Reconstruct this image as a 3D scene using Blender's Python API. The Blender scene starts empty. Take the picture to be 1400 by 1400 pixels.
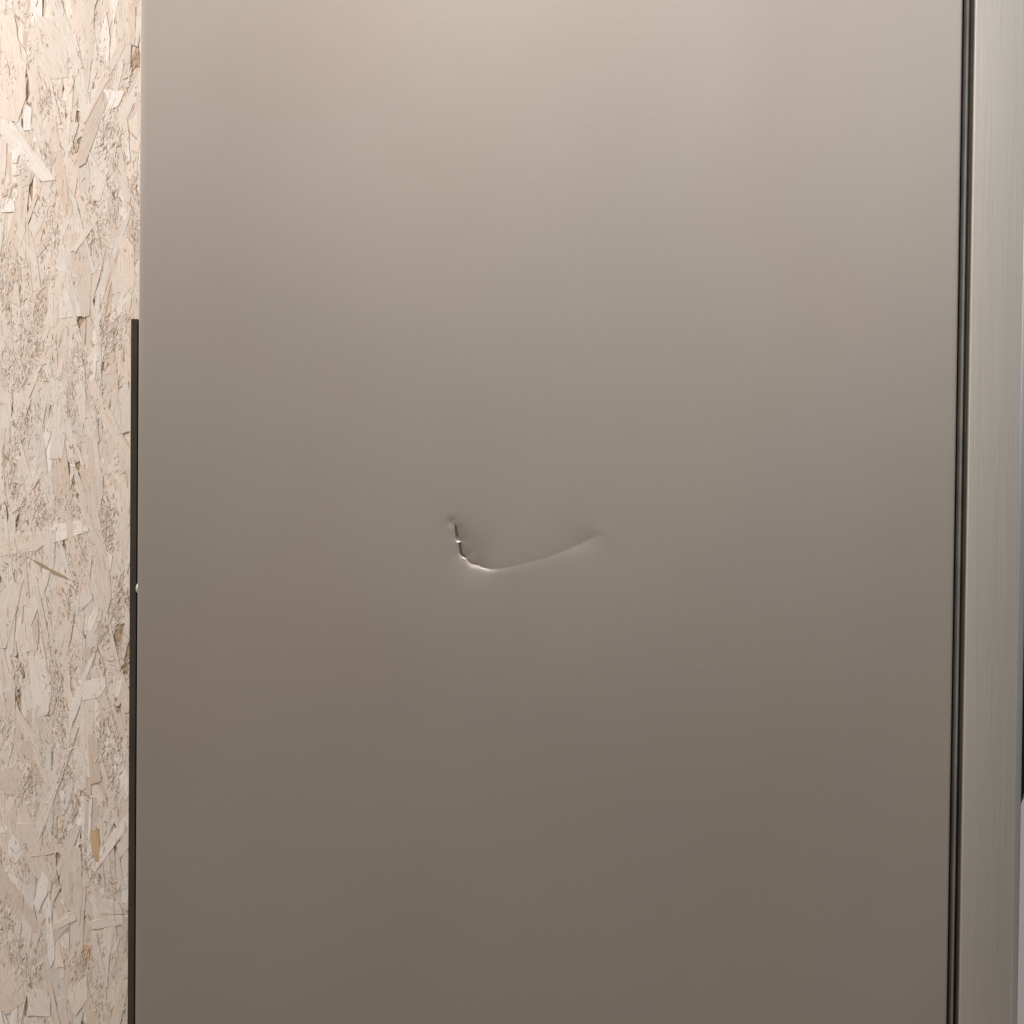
import bpy, bmesh, math, random
import numpy as np
from mathutils import Matrix, Vector
random.seed(7); np.random.seed(7)
R = math.radians
S = bpy.context.scene
COL = S.collection

# ------------------------------------------------------------------ camera
cam_d = bpy.data.cameras.new('camera'); cam = bpy.data.objects.new('camera', cam_d); COL.objects.link(cam)
cam_d.sensor_width = 36.0; cam_d.lens = 44.4; cam_d.clip_start = 0.02; cam_d.clip_end = 60
PITCH, ROLL = 0.95, -0.58
CAM = Vector((0.0, -0.95, 0.985))
cam.matrix_world = Matrix.Translation(CAM) @ Matrix.Rotation(R(90 - PITCH), 4, 'X') @ Matrix.Rotation(R(-ROLL), 4, 'Z')
S.camera = cam

# ------------------------------------------------------------------ world, lamps, exposure
W = bpy.data.worlds.new('World'); S.world = W; W.use_nodes = True
W.node_tree.nodes['Background'].inputs[0].default_value = (1.0, 0.915, 0.82, 1)
W.node_tree.nodes['Background'].inputs[1].default_value = 0.15
def area(name, loc, target, sx, sy, power, col):
    d = bpy.data.lights.new(name, 'AREA'); d.shape = 'RECTANGLE'; d.size = sx; d.size_y = sy
    d.energy = power; d.color = col
    o = bpy.data.objects.new(name, d); COL.objects.link(o); o.location = loc
    o.rotation_euler = (Vector(target) - Vector(loc)).to_track_quat('-Z', 'Y').to_euler()
    return o
area('ceiling_or_added_light', (0.08, -1.80, 2.75), (0.08, -1.3, 0.0), 0.7, 0.9, 31, (1.0, 0.975, 0.955))
area('ceiling_or_added_light', (-1.95, -0.22, 2.75), (-0.60, 0.6, -0.6), 0.8, 0.8, 104, (1.0, 0.955, 0.95))  # added lamp, tilted at the strand board to brighten it
area('ceiling_or_added_light', (1.9, -1.9, 2.75), (1.6, -1.1, 0.0), 0.9, 0.9, 29, (0.82, 0.90, 1.0))  # added cool lamp for the door top and the panel's right side
S.view_settings.view_transform = 'Standard'; S.view_settings.look = 'None'
S.view_settings.exposure = 0.0; S.view_settings.gamma = 1.0
S.cycles.use_denoising = True

# ------------------------------------------------------------------ helpers
def link(name, me, parent=None, mat=None, smooth=False):
    o = bpy.data.objects.new(name, me); COL.objects.link(o)
    if mat is not None and not me.materials: me.materials.append(mat)
    if parent is not None: o.parent = parent
    if smooth:
        for p in me.polygons: p.use_smooth = True
    return o
def empty(name, loc):
    o = bpy.data.objects.new(name, None); COL.objects.link(o); o.location = loc; o.empty_display_size = 0.1
    return o
def pydata(name, v, f):
    me = bpy.data.meshes.new(name); me.from_pydata(v, [], f); me.update(); return me
def box_mesh(name, lo, hi, bev=0.0, seg=3):
    bm = bmesh.new(); bmesh.ops.create_cube(bm, size=1.0)
    for v in bm.verts:
        v.co = Vector([lo[i] + (v.co[i] + 0.5) * (hi[i] - lo[i]) for i in range(3)])
    if bev > 0:
        bmesh.ops.bevel(bm, geom=list(bm.edges), offset=bev, segments=seg, profile=0.5, affect='EDGES')
    me = bpy.data.meshes.new(name); bm.to_mesh(me); bm.free(); return me
def extrude_profile(name, pts, z0, z1):
    """closed x-y outline swept from z0 to z1"""
    n = len(pts); v = [(x, y, z0) for x, y in pts] + [(x, y, z1) for x, y in pts]
    f = [(i, (i + 1) % n, n + (i + 1) % n, n + i) for i in range(n)]
    f += [tuple(range(n - 1, -1, -1)), tuple(range(n, 2 * n))]
    me = pydata(name, v, f)
    bm = bmesh.new(); bm.from_mesh(me); bmesh.ops.recalc_face_normals(bm, faces=bm.faces); bm.to_mesh(me); bm.free()
    return me
def new_mat(name):
    m = bpy.data.materials.new(name); m.use_nodes = True
    nt = m.node_tree; b = nt.nodes['Principled BSDF']; return m, nt, b
def N(nt, typ, **kw):
    n = nt.nodes.new(typ)
    for k, v in kw.items():
        if k.startswith('i_'): n.inputs[k[2:].replace('_', ' ')].default_value = v
        else: setattr(n, k, v)
    return n
def mapped_noise(nt, scale, nscale, detail=3.0, coord='Object', rough=0.5):
    tc = N(nt, 'ShaderNodeTexCoord'); mp = N(nt, 'ShaderNodeMapping'); mp.inputs['Scale'].default_value = scale
    nz = N(nt, 'ShaderNodeTexNoise'); nz.inputs['Scale'].default_value = nscale
    nz.inputs['Detail'].default_value = detail; nz.inputs['Roughness'].default_value = rough
    nt.links.new(tc.outputs[coord], mp.inputs['Vector']); nt.links.new(mp.outputs[0], nz.inputs['Vector'])
    return nz
def ramp(nt, src, stops):
    r = N(nt, 'ShaderNodeValToRGB'); e = r.color_ramp.elements
    while len(e) < len(stops): e.new(0.5)
    for el, (p, c) in zip(e, stops): el.position = p; el.color = c
    nt.links.new(src, r.inputs[0]); return r

# ------------------------------------------------------------------ materials
def steel(name, col, rough, brushed, grain, aniso=0.0, metallic=1.0, streak=0.0):
    m, nt, b = new_mat(name)
    b.inputs['Metallic'].default_value = metallic
    b.inputs['Anisotropic'].default_value = aniso
    cl = mapped_noise(nt, (1, 1, 1), 5.0, 3.0)
    r = ramp(nt, cl.outputs['Fac'], [(0.3, tuple(c * 0.975 for c in col) + (1,)), (0.7, tuple(c * 1.025 for c in col) + (1,))])
    hue = mapped_noise(nt, (1, 1, 1), 3.2, 2.0)
    hr = ramp(nt, hue.outputs['Fac'], [(0.35, (1.0, 0.968, 0.978, 1)), (0.5, (1, 1, 1, 1)), (0.65, (1.0, 0.998, 0.985, 1))])
    flk = mapped_noise(nt, brushed, 1.0, 3.0) if streak else mapped_noise(nt, (1, 1, 1), 750.0, 1.0)
    sk = streak or 0.022
    fr_ = ramp(nt, flk.outputs['Fac'], [(0.3, (1 - sk,) * 3 + (1,)), (0.7, (1 + sk,) * 3 + (1,))])
    m1 = N(nt, 'ShaderNodeMix'); m1.data_type = 'RGBA'; m1.blend_type = 'MULTIPLY'; m1.inputs[0].default_value = 1.0
    m2 = N(nt, 'ShaderNodeMix'); m2.data_type = 'RGBA'; m2.blend_type = 'MULTIPLY'; m2.inputs[0].default_value = 1.0
    nt.links.new(r.outputs[0], m1.inputs[6]); nt.links.new(hr.outputs[0], m1.inputs[7])
    nt.links.new(m1.outputs[2], m2.inputs[6]); nt.links.new(fr_.outputs[0], m2.inputs[7])
    nt.links.new(m2.outputs[2], b.inputs['Base Color'])
    sm = mapped_noise(nt, (1, 1, 0.7), 9.0, 4.0)
    rr = N(nt, 'ShaderNodeMapRange'); rr.inputs[3].default_value = rough - 0.02; rr.inputs[4].default_value = rough + 0.02
    nt.links.new(sm.outputs['Fac'], rr.inputs[0]); nt.links.new(rr.outputs[0], b.inputs['Roughness'])
    br = mapped_noise(nt, brushed, 1.0, 4.0, rough=0.65)
    bp = N(nt, 'ShaderNodeBump'); bp.inputs['Strength'].default_value = grain; bp.inputs['Distance'].default_value = 0.0004
    nt.links.new(br.outputs['Fac'], bp.inputs['Height']); nt.links.new(bp.outputs[0], b.inputs['Normal'])
    return m
M_panel = steel('satin_steel_coating', (0.555, 0.492, 0.430), 0.61, (900, 900, 900), 0.06)
M_door = steel('brushed_steel', (0.605, 0.560, 0.505), 0.68, (2600, 2600, 9), 0.6, streak=0.07)
M_glint_dust = steel('pale_glint_and_dust', (0.74, 0.74, 0.74), 0.5, (900, 900, 900), 0.1, metallic=0.6)  # pale colour for the painted glints and the dust speck
M_front = steel('polished_front_trim', (0.74, 0.75, 0.77), 0.42, (2200, 2200, 14), 0.1)
def plain(name, col, rough, var=0.15, scale=40, spec=0.4, metallic=0.0):
    m, nt, b = new_mat(name)
    nz = mapped_noise(nt, (1, 1, 1), scale, 4.0)
    r = ramp(nt, nz.outputs['Fac'], [(0.3, tuple(c * (1 - var) for c in col) + (1,)), (0.7, tuple(min(1, c * (1 + var)) for c in col) + (1,))])
    nt.links.new(r.outputs[0], b.inputs['Base Color'])
    b.inputs['Roughness'].default_value = rough; b.inputs['Specular IOR Level'].default_value = spec
    b.inputs['Metallic'].default_value = metallic
    return m
M_dark = plain('dark_brown_plastic', (0.052, 0.039, 0.026), 0.55)
M_black = plain('black_rubber_and_shade', (0.017, 0.014, 0.011), 0.6)
M_rib = plain('dark_gasket_rubber', (0.12, 0.098, 0.075), 0.5)
M_grey = plain('grey_gasket_rubber', (0.25, 0.235, 0.215), 0.42)
M_body = plain('galvanised_body', (0.22, 0.21, 0.19), 0.6)
M_screw = plain('zinc_screw', (0.48, 0.455, 0.41), 0.6, metallic=0.3)
M_white = plain('white_enamel', (0.88, 0.80, 0.775), 0.35, 0.02)
M_wall = plain('shadowed_wall', (0.012, 0.011, 0.012), 0.8)  # shadow beyond the door put into a near-black colour
M_floor = plain('grey_floor', (0.15, 0.132, 0.110), 0.6, 0.12, 12)
M_board = plain('board_core', (0.40, 0.29, 0.19), 0.85, 0.3, 220, 0.2)

def wood_mat():
    m, nt, b = new_mat('strand_wood')
    at = N(nt, 'ShaderNodeAttribute'); at.attribute_name = 'tint'
    uv = N(nt, 'ShaderNodeUVMap'); uv.uv_map = 'grain'
    mp = N(nt, 'ShaderNodeMapping'); mp.inputs['Scale'].default_value = (0.55, 0.035, 1)
    nt.links.new(uv.outputs[0], mp.inputs['Vector'])
    nz = N(nt, 'ShaderNodeTexNoise'); nz.inputs['Scale'].default_value = 1.0; nz.inputs['Detail'].default_value = 5.0; nz.inputs['Roughness'].default_value = 0.65
    nt.links.new(mp.outputs[0], nz.inputs['Vector'])
    r = ramp(nt, nz.outputs['Fac'], [(0.22, (0.80, 0.70, 0.60, 1)), (0.5, (0.98, 0.97, 0.96, 1)), (0.8, (1.06, 1.06, 1.06, 1))])
    mx = N(nt, 'ShaderNodeMix'); mx.data_type = 'RGBA'; mx.blend_type = 'MULTIPLY'; mx.inputs[0].default_value = 1.0
    nt.links.new(at.outputs['Color'], mx.inputs[6]); nt.links.new(r.outputs[0], mx.inputs[7])
    # scattered resin specks and short pores
    mp2 = N(nt, 'ShaderNodeMapping'); mp2.inputs['Scale'].default_value = (0.5, 0.16, 1)
    nt.links.new(uv.outputs[0], mp2.inputs['Vector'])
    n2 = N(nt, 'ShaderNodeTexNoise'); n2.inputs['Scale'].default_value = 1.0; n2.inputs['Detail'].default_value = 2.0
    nt.links.new(mp2.outputs[0], n2.inputs['Vector'])
    r2 = ramp(nt, n2.outputs['Fac'], [(0.68, (1, 1, 1, 1)), (0.76, (0.62, 0.47, 0.33, 1))])
    mx2 = N(nt, 'ShaderNodeMix'); mx2.data_type = 'RGBA'; mx2.blend_type = 'MULTIPLY'; mx2.inputs[0].default_value = 0.8
    nt.links.new(mx.outputs[2], mx2.inputs[6]); nt.links.new(r2.outputs[0], mx2.inputs[7])
    nt.links.new(mx2.outputs[2], b.inputs['Base Color'])
    b.inputs['Roughness'].default_value = 0.62; b.inputs['Specular IOR Level'].default_value = 0.25
    bp = N(nt, 'ShaderNodeBump'); bp.inputs['Strength'].default_value = 0.35; bp.inputs['Distance'].default_value = 0.0006
    nt.links.new(nz.outputs['Fac'], bp.inputs['Height']); nt.links.new(bp.outputs[0], b.inputs['Normal'])
    return m
M_wood = wood_mat()

# ------------------------------------------------------------------ setting: floor, dark wall
fl = link('floor', box_mesh('floor', (-4, -5, -0.1), (4, 3, 0)), None, M_floor); fl['kind'] = 'structure'
dw = link('wall_dark', box_mesh('wall_dark', (0.05, 1.9, 0.0), (4.0, 2.0, 2.6)), None, M_wall); dw['kind'] = 'structure'

# ------------------------------------------------------------------ setting: strand board wall
WALL_Y = 0.62
WS = 0.000911                       # metres on the board per image pixel
WC = CAM.z - math.tan(R(PITCH)) * (WALL_Y - CAM.y)
cr, sr = math.cos(R(ROLL)), math.sin(R(ROLL))
def on_board(u, v):
    """survey sheet (units right / down from the sheet's corner) -> board x, z"""
    a, c = (u - 700) * WS, (700 - v) * WS
    return (a * cr - c * sr, WC + a * sr + c * cr)
BX0, BX1, BZ1 = -1.05, 0.20, 2.5
bw = link('wall_strand_board', box_mesh('wall_strand_board', (BX0, WALL_Y, 0.0), (BX1, WALL_Y + 0.018, BZ1)), None, M_board)
bw['kind'] = 'structure'
TINT = {'cream': (0.735, 0.643, 0.555), 'white': (0.79, 0.73, 0.665), 'tan': (0.655, 0.545, 0.45), 'beige': (0.705, 0.608, 0.522),
        'pink': (0.70, 0.595, 0.505), 'grey': (0.71, 0.65, 0.58), 'orange': (0.58, 0.40, 0.24), 'brown': (0.40, 0.29, 0.195)}
def tint(kind, var=0.06):
    k = 1 + random.uniform(-var, var); w = random.uniform(-0.025, 0.025)
    c = TINT[kind]; return (min(.9, c[0] * k * (1 + w)), c[1] * k, c[2] * k * (1 - w), 1)
def rand_kind():
    return random.choices(['cream', 'white', 'tan', 'beige', 'pink', 'grey', 'orange', 'brown'], [28, 9, 12, 26, 18, 11, 0.15, 0.2])[0]
class Soup:
    def __init__(s): s.v = []; s.f = []; s.c = []; s.uv = []
    def plate(s, pts, y0, thick, ang, col, tx=0.0, tz=0.0):
        """pts: outline on the board (x,z); top face at y0 (towards the room), edges down by thick"""
        n = len(pts); b = len(s.v); cx = sum(p[0] for p in pts) / n; cz = sum(p[1] for p in pts) / n
        ar = sum(pts[i][0] * pts[(i + 1) % n][1] - pts[(i + 1) % n][0] * pts[i][1] for i in range(n))
        if ar < 0: pts = pts[::-1]
        off = (random.uniform(0, 900), random.uniform(0, 900)); ca, sa = math.cos(ang), math.sin(ang)
        uv = []
        for x, z in pts:
            s.v.append((x, y0 + (x - cx) * tx + (z - cz) * tz, z))
            dx, dz = (x - cx) * 1000, (z - cz) * 1000
            uv.append((dx * ca - dz * sa + off[0], dx * sa + dz * ca + off[1]))
        s.f.append(tuple(range(b, b + n))); s.c.append(col); s.uv.append(uv)
        if thick > 0:
            for x, z in pts:
                s.v.append((x, y0 + (x - cx) * tx + (z - cz) * tz + thick, z))
            for i in range(n):
                j = (i + 1) % n
                s.f.append((b + j, b + i, b + n + i, b + n + j)); s.c.append(col); s.uv.append([uv[j], uv[i], uv[i], uv[j]])
    def build(s, name, parent):
        me = pydata(name, s.v, s.f)
        ca = me.attributes.new('tint', 'FLOAT_COLOR', 'CORNER'); ul = me.uv_layers.new(name='grain')
        cc = []; uu = []
        for f, c, uv in zip(s.f, s.c, s.uv):
            for k in range(len(f)): cc.extend(c); uu.extend(uv[k])
        ca.data.foreach_set('color', cc); ul.data.foreach_set('uv', uu)
        me.materials.append(M_wood)
        return link(name, me, parent)
def strand_outline(cx, cz, L, w, ang):
    """ragged strand: long axis tilted by ang from vertical"""
    side = []
    a0, a1 = random.uniform(-.5, .5) * w * 1.2, random.uniform(-.5, .5) * w * 1.2
    taper0, taper1 = random.choice([1, 1, .7, .25]), random.choice([1, 1, .7, .25])
    n = random.randint(3, 5); left, right = [], []
    bend = random.uniform(-.04, .04) * L
    for i in range(n + 1):
        t = i / n; k = 1.0
        if t < .3: k = taper0 + (1 - taper0) * t / .3
        if t > .7: k = taper1 + (1 - taper1) * (1 - t) / .3
        bb = bend * math.sin(math.pi * t)
        l = -w / 2 * k + bb + random.uniform(-.06, .06) * w; r = w / 2 * k + bb + random.uniform(-.06, .06) * w
        left.append((l, (t - .5) * L)); right.append((r, (t - .5) * L))
    def cap(p, q, sgn, a):
        m = random.randint(1, 3); out = []
        for i in range(1, m + 1):
            t = i / (m + 1); out.append((p[0] + (q[0] - p[0]) * t, p[1] + sgn * (random.uniform(-.03, .05) * L) + a * (t - .5) * .6))
        return out
    pts = left + cap(left[-1], right[-1], 1, a1) + right[::-1] + cap(right[0], left[0], -1, a0)
    ca, sa = math.cos(ang), math.sin(ang)
    return [(cx + x * ca + z * sa, cz - x * sa + z * ca) for x, z in pts]
def rand_ang():
    if random.random() < 0.06: return random.uniform(-R(80), R(80))
    return random.gauss(0, R(14))

# under layers: strands beyond counting over the whole sheet, plus the fines between them
und = Soup()
for i in range(7600):
    a = rand_ang(); L = random.uniform(.045, .17); w = random.uniform(.004, .018)
    x = random.uniform(BX0 + .03, BX1 - .03); z = random.uniform(.07, BZ1 - .07)
    und.plate(strand_outline(x, z, L, w, a), WALL_Y - .0004 - i * 6.0e-8, .0003, a, tint(rand_kind(), .1), random.gauss(0, .008), random.gauss(0, .003))
o = und.build('strand_under_layers', bw); o['kind'] = 'stuff'

# the strands on the face that can be picked out one by one
TR = [
 ('cream', [(-6,40),(12,42),(18,75),(30,92),(28,120),(30,150),(18,185),(-6,178)]),
 ('white', [(-4,172),(10,183),(40,222),(72,262),(52,264),(24,232),(-4,206)]),
 ('white', [(36,-5),(48,-5),(50,40),(42,48),(36,35)]), ('pink', [(108,-4),(121,-4),(120,70),(115,128),(112,160),(108,130)]),
 ('white', [(136,33),(140,52),(142,70),(141,105),(128,90),(130,65)]), ('white', [(142,-5),(157,-5),(147,50),(143,20)]),
 ('cream', [(88,100),(94,100),(92,170),(88,215),(85,160)]), ('tan', [(166,20),(176,25),(175,78),(168,75)]),
 ('cream', [(177,38),(187,40),(180,80),(176,78)]), ('white', [(134,138),(163,140),(155,160),(145,165)]),
 ('white', [(30,160),(37,165),(37,195),(26,196)]), ('white', [(20,210),(26,212),(18,240),(12,240)]),
 ('white', [(166,200),(170,210),(172,235),(165,225)]), ('pink', [(40,40),(62,44),(84,80),(86,122),(60,126),(44,108),(32,88)]),
 ('tan', [(91,285),(103,315),(110,340),(122,385),(120,445),(110,447),(98,395),(93,370)]), ('white', [(102,316),(106,327),(103,335),(98,326)]),
 ('grey', [(86,262),(100,290),(114,340),(128,385),(120,390),(105,330)]), ('grey', [(78,330),(92,375),(95,395),(110,445),(80,450),(72,400)]),
 ('cream', [(160,335),(178,340),(180,400),(165,420),(158,370)]), ('white', [(96,390),(107,390),(104,394),(98,393)]),
 ('cream', [(18,310),(31,312),(32,370),(22,365)]), ('white', [(5,288),(15,290),(17,306),(-2,307)]),
 ('grey', [(75,530),(90,540),(92,590),(85,640),(68,640),(70,600)]), ('cream', [(18,560),(30,545),(42,560),(35,585),(22,580)]),
 ('cream', [(155,545),(180,542),(182,600),(160,605),(150,570)]), ('tan', [(110,455),(115,450),(114,480),(110,505)]),
 ('beige', [(122,690),(127,685),(140,730),(150,770),(155,830),(150,850),(138,840),(128,760),(121,720)]),
 ('white', [(62,740),(70,730),(88,728),(105,723),(112,724),(124,738),(100,746),(70,756)]),
 ('cream', [(-4,748),(30,743),(60,742),(64,756),(52,766),(-4,776)]), ('cream', [(-4,830),(32,800),(36,803),(30,830),(18,880),(12,900),(-4,900)]),
 ('cream', [(60,795),(72,790),(68,810),(50,860),(45,870),(42,850)]), ('white', [(125,855),(139,838),(137,852),(128,875),(122,873)]),
 ('cream', [(100,830),(125,815),(130,830),(112,848)]), ('brown', [(40,775),(50,779),(80,794),(105,807),(85,801),(60,788)]),
 ('cream', [(15,700),(28,695),(52,655),(60,655),(45,685),(20,715)]), ('white', [(148,765),(156,770),(154,790),(148,790)]),
 ('grey', [(43,910),(72,915),(75,960),(70,990),(52,995),(47,950)]),
 ('white', [(125,915),(135,905),(128,925),(120,945),(115,975),(105,1000),(98,1030),(95,1025),(100,1000),(102,975),(115,945)]),
 ('white', [(117,945),(148,935),(150,950),(140,965),(118,970)]), ('cream', [(26,1000),(24,1030),(20,1050),(15,1025)]),
 ('white', [(160,958),(170,935),(173,942),(166,965)]), ('pink', [(28,975),(32,985),(55,1020),(70,1065),(75,1095),(68,1090),(50,1040),(28,1000)]),
 ('cream', [(110,1040),(125,1050),(125,1090),(112,1095),(108,1070)]), ('tan', [(126,1015),(140,1020),(145,1080),(130,1085)]),
 ('tan', [(-4,1078),(8,1066),(14,1074),(10,1094),(-4,1100)]), ('tan', [(10,1068),(25,1060),(40,1075),(38,1104),(12,1100)]),
 ('white', [(20,1165),(28,1155),(40,1180),(28,1198),(18,1180)]), ('pink', [(30,1140),(50,1140),(66,1180),(80,1215),(78,1235),(55,1210),(30,1160)]),
 ('tan', [(-4,1186),(10,1200),(58,1265),(62,1290),(50,1290),(20,1254),(-4,1230)]), ('white', [(67,1205),(75,1215),(74,1235),(62,1262),(55,1250),(60,1225)]),
 ('white', [(76,1230),(84,1300),(85,1325),(80,1338),(76,1330),(72,1270)]), ('orange', [(132,1148),(142,1145),(144,1165),(143,1190),(138,1190),(131,1160)]),
 ('cream', [(132,1275),(150,1268),(178,1264),(178,1276),(150,1282),(135,1284)]), ('pink', [(-4,1335),(40,1350),(45,1385),(20,1404),(-4,1384)]),
 ('cream', [(50,1370),(60,1362),(80,1380),(80,1405),(48,1405)]), ('cream', [(108,1370),(130,1348),(131,1380),(115,1404),(108,1395)]),
 ('white', [(165,1310),(174,1295),(170,1310),(163,1318)]), ('cream', [(140,1242),(172,1245),(178,1262),(145,1262)]),
 ('pink', [(106,1170),(118,1172),(122,1240),(118,1280),(112,1260)]), ('white', [(-4,1144),(18,1145),(18,1153),(-4,1156)]),
]
n_strand = 0; STRIPS = []
def add_strand(pts, layer, ang, kind, tilt=1.0):
    global n_strand
    s = Soup(); s.plate(pts, WALL_Y - .00105 - layer * .7e-6, .0004, ang, tint(kind, .045), random.gauss(0, .012) * tilt, random.gauss(0, .002) * tilt)
    s.build('strand', bw); n_strand += 1; STRIPS.append((pts,))
for i in range(236):
    a = rand_ang(); L = random.uniform(.04, .19); w = random.uniform(.005, .017)
    if abs(a) > R(45): L *= .6; w *= .7
    x, z = on_board(random.uniform(-6, 196), random.uniform(-10, 1410))
    add_strand(strand_outline(x, z, L, w, a), i, a, rand_kind())
for i, (kind, poly) in enumerate(TR):
    pts = [on_board(u, v) for u, v in poly]
    # split edges and roughen them a little, as torn wood is
    q = []
    for k in range(len(pts)):
        p, r = pts[k], pts[(k + 1) % len(pts)]; q.append(p)
        d = math.hypot(r[0] - p[0], r[1] - p[1])
        if d > .02:
            for t in (.35, .7): q.append((p[0] + (r[0] - p[0]) * t + random.uniform(-.0008, .0008), p[1] + (r[1] - p[1]) * t + random.uniform(-.0008, .0008)))
    far = max(((p, r) for p in pts for r in pts), key=lambda e: math.hypot(e[0][0] - e[1][0], e[0][1] - e[1][1]))
    dx, dz = far[1][0] - far[0][0], far[1][1] - far[0][1]
    if dz < 0: dx, dz = -dx, -dz
    add_strand(q, 420 + i, math.atan2(dx, dz), kind, .3)

# fines: slivers and chips in drifts between the strands
fin = Soup()
def sliver(x, z, L, w, a, kind, y0=.00125):
    ca, sa = math.cos(a), math.sin(a)
    P = [(-w * .5, -L * .4), (w * random.uniform(.1, .5), -L * .5), (w * .5, L * random.uniform(.1, .4)), (-w * random.uniform(0, .4), L * .5)]
    fin.plate([(x + p * ca + q * sa, z - p * sa + q * ca) for p, q in P], WALL_Y - y0 - random.uniform(0, .0004), 0, a, tint(kind, .12), random.gauss(0, .09), random.gauss(0, .03))
drifts = [on_board(u, v) + (ru * WS, rv * WS) for u, v, ru, rv in [
    (14,395,20,45),(35,480,22,40),(60,150,14,20),(70,330,8,40),(140,210,16,40),(45,470,10,30),(20,520,16,30),(95,560,8,50),(105,500,10,30),(30,600,14,30),
    (45,700,22,24),(95,700,10,24),(110,770,14,26),(150,720,10,28),(60,720,16,14),(165,830,8,40),(95,830,14,20),(35,770,22,10),(145,880,10,14),
    (80,950,12,40),(90,1020,12,30),(45,1080,14,20),(150,1010,10,40),(165,1060,8,40),(90,1075,10,16),(15,1010,10,24),(110,1070,12,14),(65,1040,8,16),
    (85,1155,10,20),(45,1205,12,22),(30,1190,14,20),(128,1190,9,16),(20,1260,14,22),(50,1340,14,26),(120,1330,14,18),(145,1345,8,40),(160,1215,8,20),(30,1320,16,20),(150,1390,8,16),
    (130,330,12,34),(178,300,6,50),(150,470,16,34),(135,560,10,30),(20,660,10,20),(60,230,10,24),(150,300,8,26),(10,120,8,20)]]
KF = (['brown', 'tan', 'white', 'pink', 'beige', 'cream', 'orange'], [13, 22, 12, 24, 16, 14, 1])
def fine(x, z, lean):
    L = random.choice([.0025, .0035, .005, .0075]) * random.uniform(.7, 1.4)
    sliver(x, z, L, min(.0014, L * random.uniform(.12, .3)), random.gauss(lean, .30), random.choices(*KF)[0], random.uniform(.0008, .00135))
for (x, z, rx, rz) in drifts:
    lean = random.choice([-.4, .3, .1, -.2])
    for k in range(int(260 * (rx * rz / WS / WS) / 400)):
        fine(x + rx * random.gauss(0, .62), z + rz * random.gauss(0, .62), lean)
vw = [on_board(-4, -5), on_board(192, 1405)]
for k in range(150):                                       # small drifts everywhere in between
    x = random.uniform(vw[0][0], vw[1][0]); z = random.uniform(vw[1][1], vw[0][1]); lean = random.gauss(0, .5)
    for j in range(random.randint(6, 34)): fine(x + random.gauss(0, .004), z + random.gauss(0, .010), lean)
for k in range(16000):                                     # a thin scatter over the rest of the sheet
    fine(random.uniform(BX0 + .02, BX1 - .02), random.uniform(.05, BZ1 - .05), 0)
# thin slivers on face strand edges, the darker ones painting in shaded gaps
for pts_, in STRIPS:
    for k in range(len(pts_)):
        if random.random() < .5: continue
        p, q = pts_[k], pts_[(k + 1) % len(pts_)]; d = math.hypot(q[0] - p[0], q[1] - p[1])
        if d < .006: continue
        t0 = random.uniform(0, .4); t1 = random.uniform(.5, 1)
        mx_, mz_ = p[0] + (q[0] - p[0]) * (t0 + t1) / 2, p[1] + (q[1] - p[1]) * (t0 + t1) / 2
        sliver(mx_, mz_, d * (t1 - t0), random.uniform(.0003, .0007), math.atan2(q[0] - p[0], q[1] - p[1]), random.choice(['brown', 'tan', 'tan', 'white', 'cream']))
o = fin.build('wood_fines', bw); o['kind'] = 'stuff'

# ------------------------------------------------------------------ the refrigerator
X0, X1, H0, H1, WID = -0.2815, 0.3335, 0.03, 1.82, 0.595      # back edge, front edge, underside, top, width
DX0, DX1 = 0.3425, 0.3815                                       # door, back and front face
fr = empty('refrigerator', (0.03, WID / 2, 0.0))
fr['label'] = 'tall satin grey steel refrigerator with a curved dent in its side panel'
fr['category'] = 'refrigerator'
def part(name, me, mat, parent=None, smooth=False):
    o = link(name, me, None, mat, smooth)
    p = parent or fr; o.parent = p
    base = Vector((fr.location.x, fr.location.y, fr.location.z))
    if p is fr: o.matrix_parent_inverse = Matrix.Translation(-base)
    return o

# side panel: a folded sheet, slightly wavy, with the dent pressed into it
DU = 0.00055; CZ = CAM.z - math.tan(R(PITCH)) * 0.95
def dz_of(v): return CZ + (700 - v) * DU
crease = [(620.5,715,.0,7,5),(623.5,722,.9,9,3),(624,727,1.3,11,2.6),(625,733,1.55,12,2.4),(626,738,1.7,13,2.2),(628.5,740,1.75,14,2.2),(629,744,1.8,15,2.2),(629.5,750,1.95,17,2.2),
          (631,757,2.0,20,2.6),(633,760,2.0,21,3.0),(637,761.5,1.95,22,3.4),(639,764,1.85,23,3.7),(642,768,1.75,23,3.8),(646,771,1.7,23,4),(652,772.5,1.6,23,4),(656,773.5,1.5,23,4),
          (660,776,1.5,23,3.4),(666,777.5,1.15,23,3.4),(673,778.3,.75,22,3.6),(684,777.5,.36,20,4.5),(702,774,.26,20,5.5),(725,768,.23,20,6),
          (750,761,.25,20,7),(772,752,.36,20,8),(790,744,.55,21,11),(804,737,.55,20,13),(816,731,.28,16,13),(828,725,.0,13,12)]
C = np.array(crease, float); c2 = np.deg2rad(-ROLL)
cu, cv = C[:, 0] - 700, 700 - C[:, 1]
px, pz = (cu * np.cos(c2) + cv * np.sin(c2)), (-cu * np.sin(c2) + cv * np.cos(c2))
px, pz = cu, cv
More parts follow.
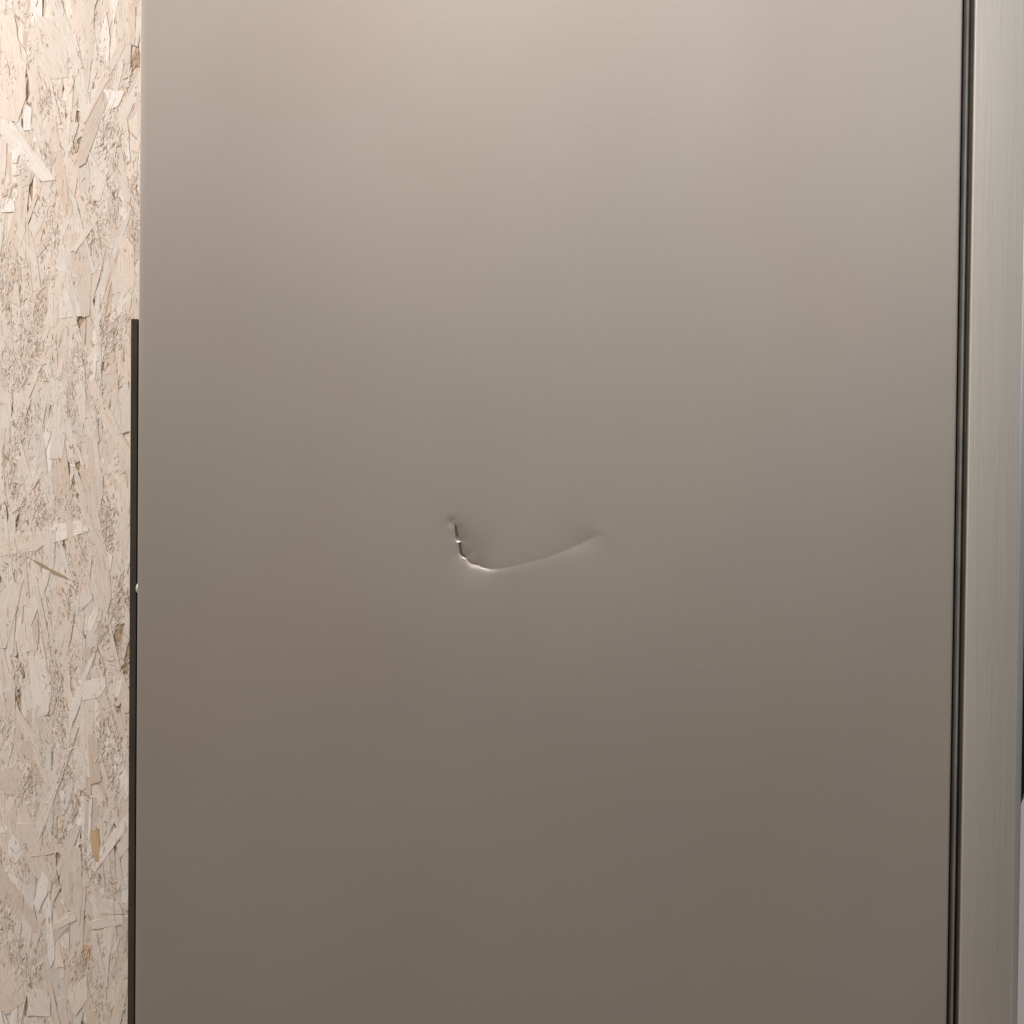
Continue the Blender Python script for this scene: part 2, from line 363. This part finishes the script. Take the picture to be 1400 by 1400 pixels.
# resample the crease finely
seg = np.r_[0, np.cumsum(np.hypot(np.diff(px), np.diff(pz)))]
tt = np.linspace(0, seg[-1], 700)
def sm(a):
    a = np.interp(tt, seg, a); k = np.hanning(31); k /= k.sum()
    return np.convolve(np.pad(a, 15, mode='edge'), k, 'valid')
k9 = np.hanning(13); k9 /= k9.sum()
def sm2(a):
    a = np.interp(tt, seg, a); return np.convolve(np.pad(a, 6, mode='edge'), k9, 'valid')
qx, qz, qa, qi, qo = sm2(px), sm2(pz), sm(C[:, 2]), sm(C[:, 3]), sm(C[:, 4])
tx, tz = np.gradient(qx), np.gradient(qz); tl = np.hypot(tx, tz); tx, tz = tx / tl, tz / tl
slit = np.interp(tt, [0, 5, 6.5, 14, 21, 24, 27, 29, 45, 50, 56, 62, 75, 90], [0, .3, 2.6, 2.2, 2.7, .1, .1, 2.9, 3.0, 1.8, .5, 1.0, .5, 0])
slit_w = np.interp(tt, [0, 8, 20, 23, 28, 46, 60], [.6, .75, 1.25, 1.0, .75, .85, .6])
def dent(u, w):
    """depth in mm pressed in at panel position (u right, w up, in image pixels from the centre)"""
    sh = u.shape; u = u.ravel(); w = w.ravel(); out = np.zeros_like(u)
    near = np.where((u > -250) & (u < 300) & (w > -260) & (w < 180))[0]
    for s in range(0, len(near), 4000):
        ii = near[s:s + 4000]
        dx = u[ii, None] - qx[None]; dz = w[ii, None] - qz[None]; d2 = dx * dx + dz * dz
        dd = np.sqrt(d2); dm_ = dd.min(1, keepdims=True)
        wt = np.exp(-(dd - dm_) / (.24 * dm_ + .12)); wt /= wt.sum(1, keepdims=True)      # blended, so no ridge where the curve bends round
        d = (wt * dd).sum(1)
        side = (wt * (tx[None] * dz - tz[None] * dx)).sum(1)      # >0: inside (above the crease)
        A, wi, wo = (wt * qa).sum(1), (wt * qi).sum(1), (wt * qo).sum(1); sl = (wt * slit).sum(1); sw = (wt * slit_w).sum(1); d0 = dm_[:, 0]
        d = np.where(d0 < 1.5, d0, d)
        # past either end of the crease the sheet eases out in every direction
        fin_ = np.exp(-(d / wi)) * .75 + .25 * np.exp(-(d / (wi * 2.6)) ** 2)
        fout = .48 * np.exp(-(d / wo) ** 1.5) + .52 * np.exp(-d / (wo * 6.0))
        A = A * 1.2
        fs = .5 + .5 * np.tanh(side / (.01 + .3 * np.maximum(d0 - 3, 0)))                # far from the fold the two sides run into each other
        dep = A * (fs * fin_ + (1 - fs) * fout) * np.clip(1 - (d0 / 130) ** 2, 0, 1)
        dep += sl * np.exp(-(d0 / sw) ** 2)
        dep += .55 * np.exp(-((u[ii] + 82) ** 2 + (w[ii] + 15) ** 2) / 42.0)              # pinched spot at the top of the tear
        out[ii] = dep
    return out.reshape(sh)
def dense(lo, hi, a, b, fine, coarse):
    """grid stations from lo to hi, fine between a and b"""
    l = [a]; st = fine
    while l[-1] > lo: st = min(st * 1.25, coarse); l.append(l[-1] - st)
    l[-1] = lo; m = list(np.arange(a, b, fine))[1:]; r = [b]; st = fine
    while r[-1] < hi: st = min(st * 1.25, coarse); r.append(r[-1] + st)
    r[-1] = hi; return np.array(l[::-1] + m + r)
RL, RR, FL = .0006, .0022, .020
ux = dense((X0 + RL) / DU, (X1 - RR) / DU, -92, 132, .5, 18)
uw = dense((H0 - CZ) / DU, (H1 - CZ) / DU, -96, 6, .5, 18)
gu, gw = np.meshgrid(ux, uw)
gx = gu * DU; gz = CZ + gw * DU
def bulge(u, v, sg, a): return -a * .001 * np.exp(-((gu - (u - 700)) ** 2 + (gw - (700 - v)) ** 2) / (2 * sg * sg))
wave = 1.0 * (.00055 * np.sin(gx * 9.5 + gz * 5.2 + .6) + .0004 * np.sin(gx * -6.0 + gz * 11.0 + 2.1) + .0003 * np.sin(gx * 17 - gz * 8 + 1.0))
wave = wave + bulge(540, 400, 170, 1.3) + bulge(1080, 330, 190, 1.2) + bulge(830, 900, 190, 1.6) + bulge(320, 1020, 170, -.8) + bulge(640, 120, 160, 1.0) + bulge(1150, 1180, 180, -1.0)
edge = np.clip((gx - X0) / .05, 0, 1) * np.clip((X1 - gx) / .05, 0, 1)
gy = wave * edge + dent(gu, gw) * .001
cols_l = [(X0 + RL - RL * math.sin(a), RL - RL * math.cos(a)) for a in np.linspace(math.pi / 2, 0, 6)[:-1]]
cols_r = [(X1 - RR + RR * math.sin(a), RR - RR * math.cos(a)) for a in np.linspace(0, math.pi / 2, 9)[1:]]
Lx = [X0] + [c[0] for c in cols_l]; Ly = [FL] + [c[1] for c in cols_l]
Rx = [c[0] for c in cols_r] + [X1]; Ry = [c[1] for c in cols_r] + [FL]
nz_ = len(uw)
vx = np.hstack([np.tile(Lx, (nz_, 1)), gx, np.tile(Rx, (nz_, 1))])
vy = np.hstack([np.tile(Ly, (nz_, 1)), gy, np.tile(Ry, (nz_, 1))])
vz = np.tile((CZ + uw * DU)[:, None], (1, vx.shape[1]))
nx = vx.shape[1]
idx = np.arange(nz_ * nx).reshape(nz_, nx)
quads = np.stack([idx[:-1, :-1], idx[:-1, 1:], idx[1:, 1:], idx[1:, :-1]], -1).reshape(-1, 4)
me = bpy.data.meshes.new('side_panel')
me.vertices.add(nz_ * nx); me.vertices.foreach_set('co', np.stack([vx, vy, vz], -1).ravel())
me.loops.add(quads.size); me.loops.foreach_set('vertex_index', quads.ravel())
me.polygons.add(len(quads)); me.polygons.foreach_set('loop_start', np.arange(0, quads.size, 4)); me.polygons.foreach_set('loop_total', np.full(len(quads), 4))
me.polygons.foreach_set('use_smooth', np.ones(len(quads), bool)); me.update(); me.validate()
sp = part('side_panel', me, M_panel); sp['label'] = 'satin grey steel side panel with a curved creased dent'

# pale plates standing in for glints along the fold, and a speck of dust
def fleck(name, u, v, pts, mat, lift=.15, tilt=.35, k=1.05):
    d = float(dent(np.array([u - 700.]), np.array([700. - v]))[0]) * .001
    x0, z0 = (u - 700) * DU, dz_of(v)
    yb = float(np.interp(x0, gx[0], gy[int(np.abs(gz[:, 0] - z0).argmin())]))
    o = part(name, pydata(name, [((u - 700 + a * k) * DU, yb - lift * .001 - .0008 + b * k * DU * tilt, z0 + b * k * DU) for a, b in pts], [tuple(range(len(pts)))]), mat, sp)
    o.matrix_parent_inverse = sp.matrix_world.inverted(); return o
bpy.context.view_layer.update()
fleck('glint_fleck', 627.5, 741, [(-3.2, -.6), (-1, -1.8), (1.2, -.8), (3.4, .2), (1.5, 1.0), (-.6, .6), (-2.4, 1.2)], M_glint_dust)
fleck('glint_fleck', 634.5, 763.5, [(-2.4, 1.6), (-1.2, -.6), (1.0, -1.8), (3.0, -2.2), (1.4, -.4), (-.4, 1.0)], M_glint_dust)
fleck('glint_fleck', 659, 777.5, [(-4, 1.2), (-1, -.4), (3, -1.8), (5, -1.9), (2.5, -.6), (-1, .8)], M_glint_dust)
fleck('dust_speck', 960, 908, [(-.8, -.5), (.2, -.9), (.9, 0), (.3, .8), (-.6, .6)], M_glint_dust, -.7, 0, 1)
part('cabinet_body', box_mesh('cabinet_body', (X0 + .004, FL + .002, H0), (X1 - .012, WID, H1 - .003), .003), M_body)
part('top_panel', box_mesh('top_panel', (X0, .004, H1 + .001), (X1, WID, H1 + .012), .003), M_panel)
for fx in (X0 + .05, X1 - .05):
    for fy in (.06, WID - .06):
        bm = bmesh.new(); bmesh.ops.create_cone(bm, cap_ends=True, segments=20, radius1=.022, radius2=.016, depth=H0 - .001, matrix=Matrix.Translation((fx, fy, (H0 - .001) / 2 + .0005)))
        m_ = bpy.data.meshes.new('foot'); bm.to_mesh(m_); bm.free(); part('foot', m_, M_black)
# rear cover: dark plate behind the back edge, with a sloping shoulder at its top
RT = dz_of(441)
bk = X0 - .0067
def yslab(name, pts, y0, y1):
    n = len(pts); v = [(x, y0, z) for x, z in pts] + [(x, y1, z) for x, z in pts]
    me = pydata(name, v, [tuple(range(n))] + [tuple(range(2 * n - 1, n - 1, -1))] + [(i, n + i, n + (i + 1) % n, (i + 1) % n) for i in range(n)])
    bm = bmesh.new(); bm.from_mesh(me); bmesh.ops.recalc_face_normals(bm, faces=bm.faces); bm.to_mesh(me); bm.free(); return me
rc = part('rear_cover', yslab('rear_cover', [(bk, .15), (bk, RT), (X0 - .0020, RT), (X0 - .0020, .15)], .0030, WID - .02), M_dark)
rc['label'] = 'dark brown rear cover beside the back edge'
part('rear_gap_shade', yslab('rear_gap_shade', [(X0 - .0019, .15), (X0 - .0019, RT + .0005), (X0 - .0002, RT + .0046), (X0 - .0002, .15)], .0080, .018), M_black)  # black slab painting in the shade of the gap beside the cover
bm = bmesh.new(); bmesh.ops.create_uvsphere(bm, u_segments=28, v_segments=14, radius=1.0)
bmesh.ops.scale(bm, vec=(.0027, .0040, .0046), verts=bm.verts)
bmesh.ops.translate(bm, vec=(X0 + .0005, .0040, dz_of(810.5)), verts=bm.verts)
m_ = bpy.data.meshes.new('screw_head'); bm.to_mesh(m_); bm.free(); so = part('screw_head', m_, M_screw, None, True); so['label'] = 'shiny domed screw head on the back edge'

# door and gasket
G0, G1 = X1, DX0
part('gasket_channel', box_mesh('gasket_channel', (X1 - .010, .018, H0 + .01), (DX0 + .004, WID - .01, H1 - .01)), M_dark)
def tube_prof(cx, cy, rx, ry, n=14): return [(cx + rx * math.cos(2 * math.pi * i / n), cy + ry * math.sin(2 * math.pi * i / n)) for i in range(n)]
part('gasket_bulb', extrude_profile('gasket_bulb', tube_prof(G0 + .0041, .0052, .0016, .0034), H0 + .02, H1 - .02), M_grey, None, True)
part('gasket_rib', extrude_profile('gasket_rib', tube_prof(G0 + .0066, .0090, .0006, .003), H0 + .02, H1 - .02), M_rib, None, True)
part('gasket_rib', extrude_profile('gasket_rib', tube_prof(G0 + .0083, .0080, .0008, .004), H0 + .02, H1 - .02), M_rib, None, True)
dm = box_mesh('door', (DX0, -.001, H0), (DX1, WID + .001, H1), .0009, 4)
door = part('door', dm, M_door, None, True); door['label'] = 'brushed steel door edge'
part('door_front_panel', box_mesh('door_front_panel', (DX1 - .0006, -.0014, H0 + .001), (DX1 + .0048, WID, H1 - .001), .0010, 4), M_front, None, True)
# ------------------------------------------------------------------ pale appliance past the door's front edge
m_ = yslab('white_appliance', [(0, .02), (.02, 0), (.53, 0), (.55, .02)] + [(.51 + .04 * math.cos(t), .558 + .04 * math.sin(t)) for t in np.linspace(0, math.pi / 2, 9)] + [(.04 + .04 * math.cos(t), .558 + .04 * math.sin(t)) for t in np.linspace(math.pi / 2, math.pi, 9)], 0, .45)
ap = link('white_appliance', m_, None, M_white)
ap.location = (.690, .75, 0); ap.rotation_euler = (0, 0, R(-25))
ap['label'] = 'pale pinkish white rounded appliance seen past the steel door edge'; ap['category'] = 'appliance'
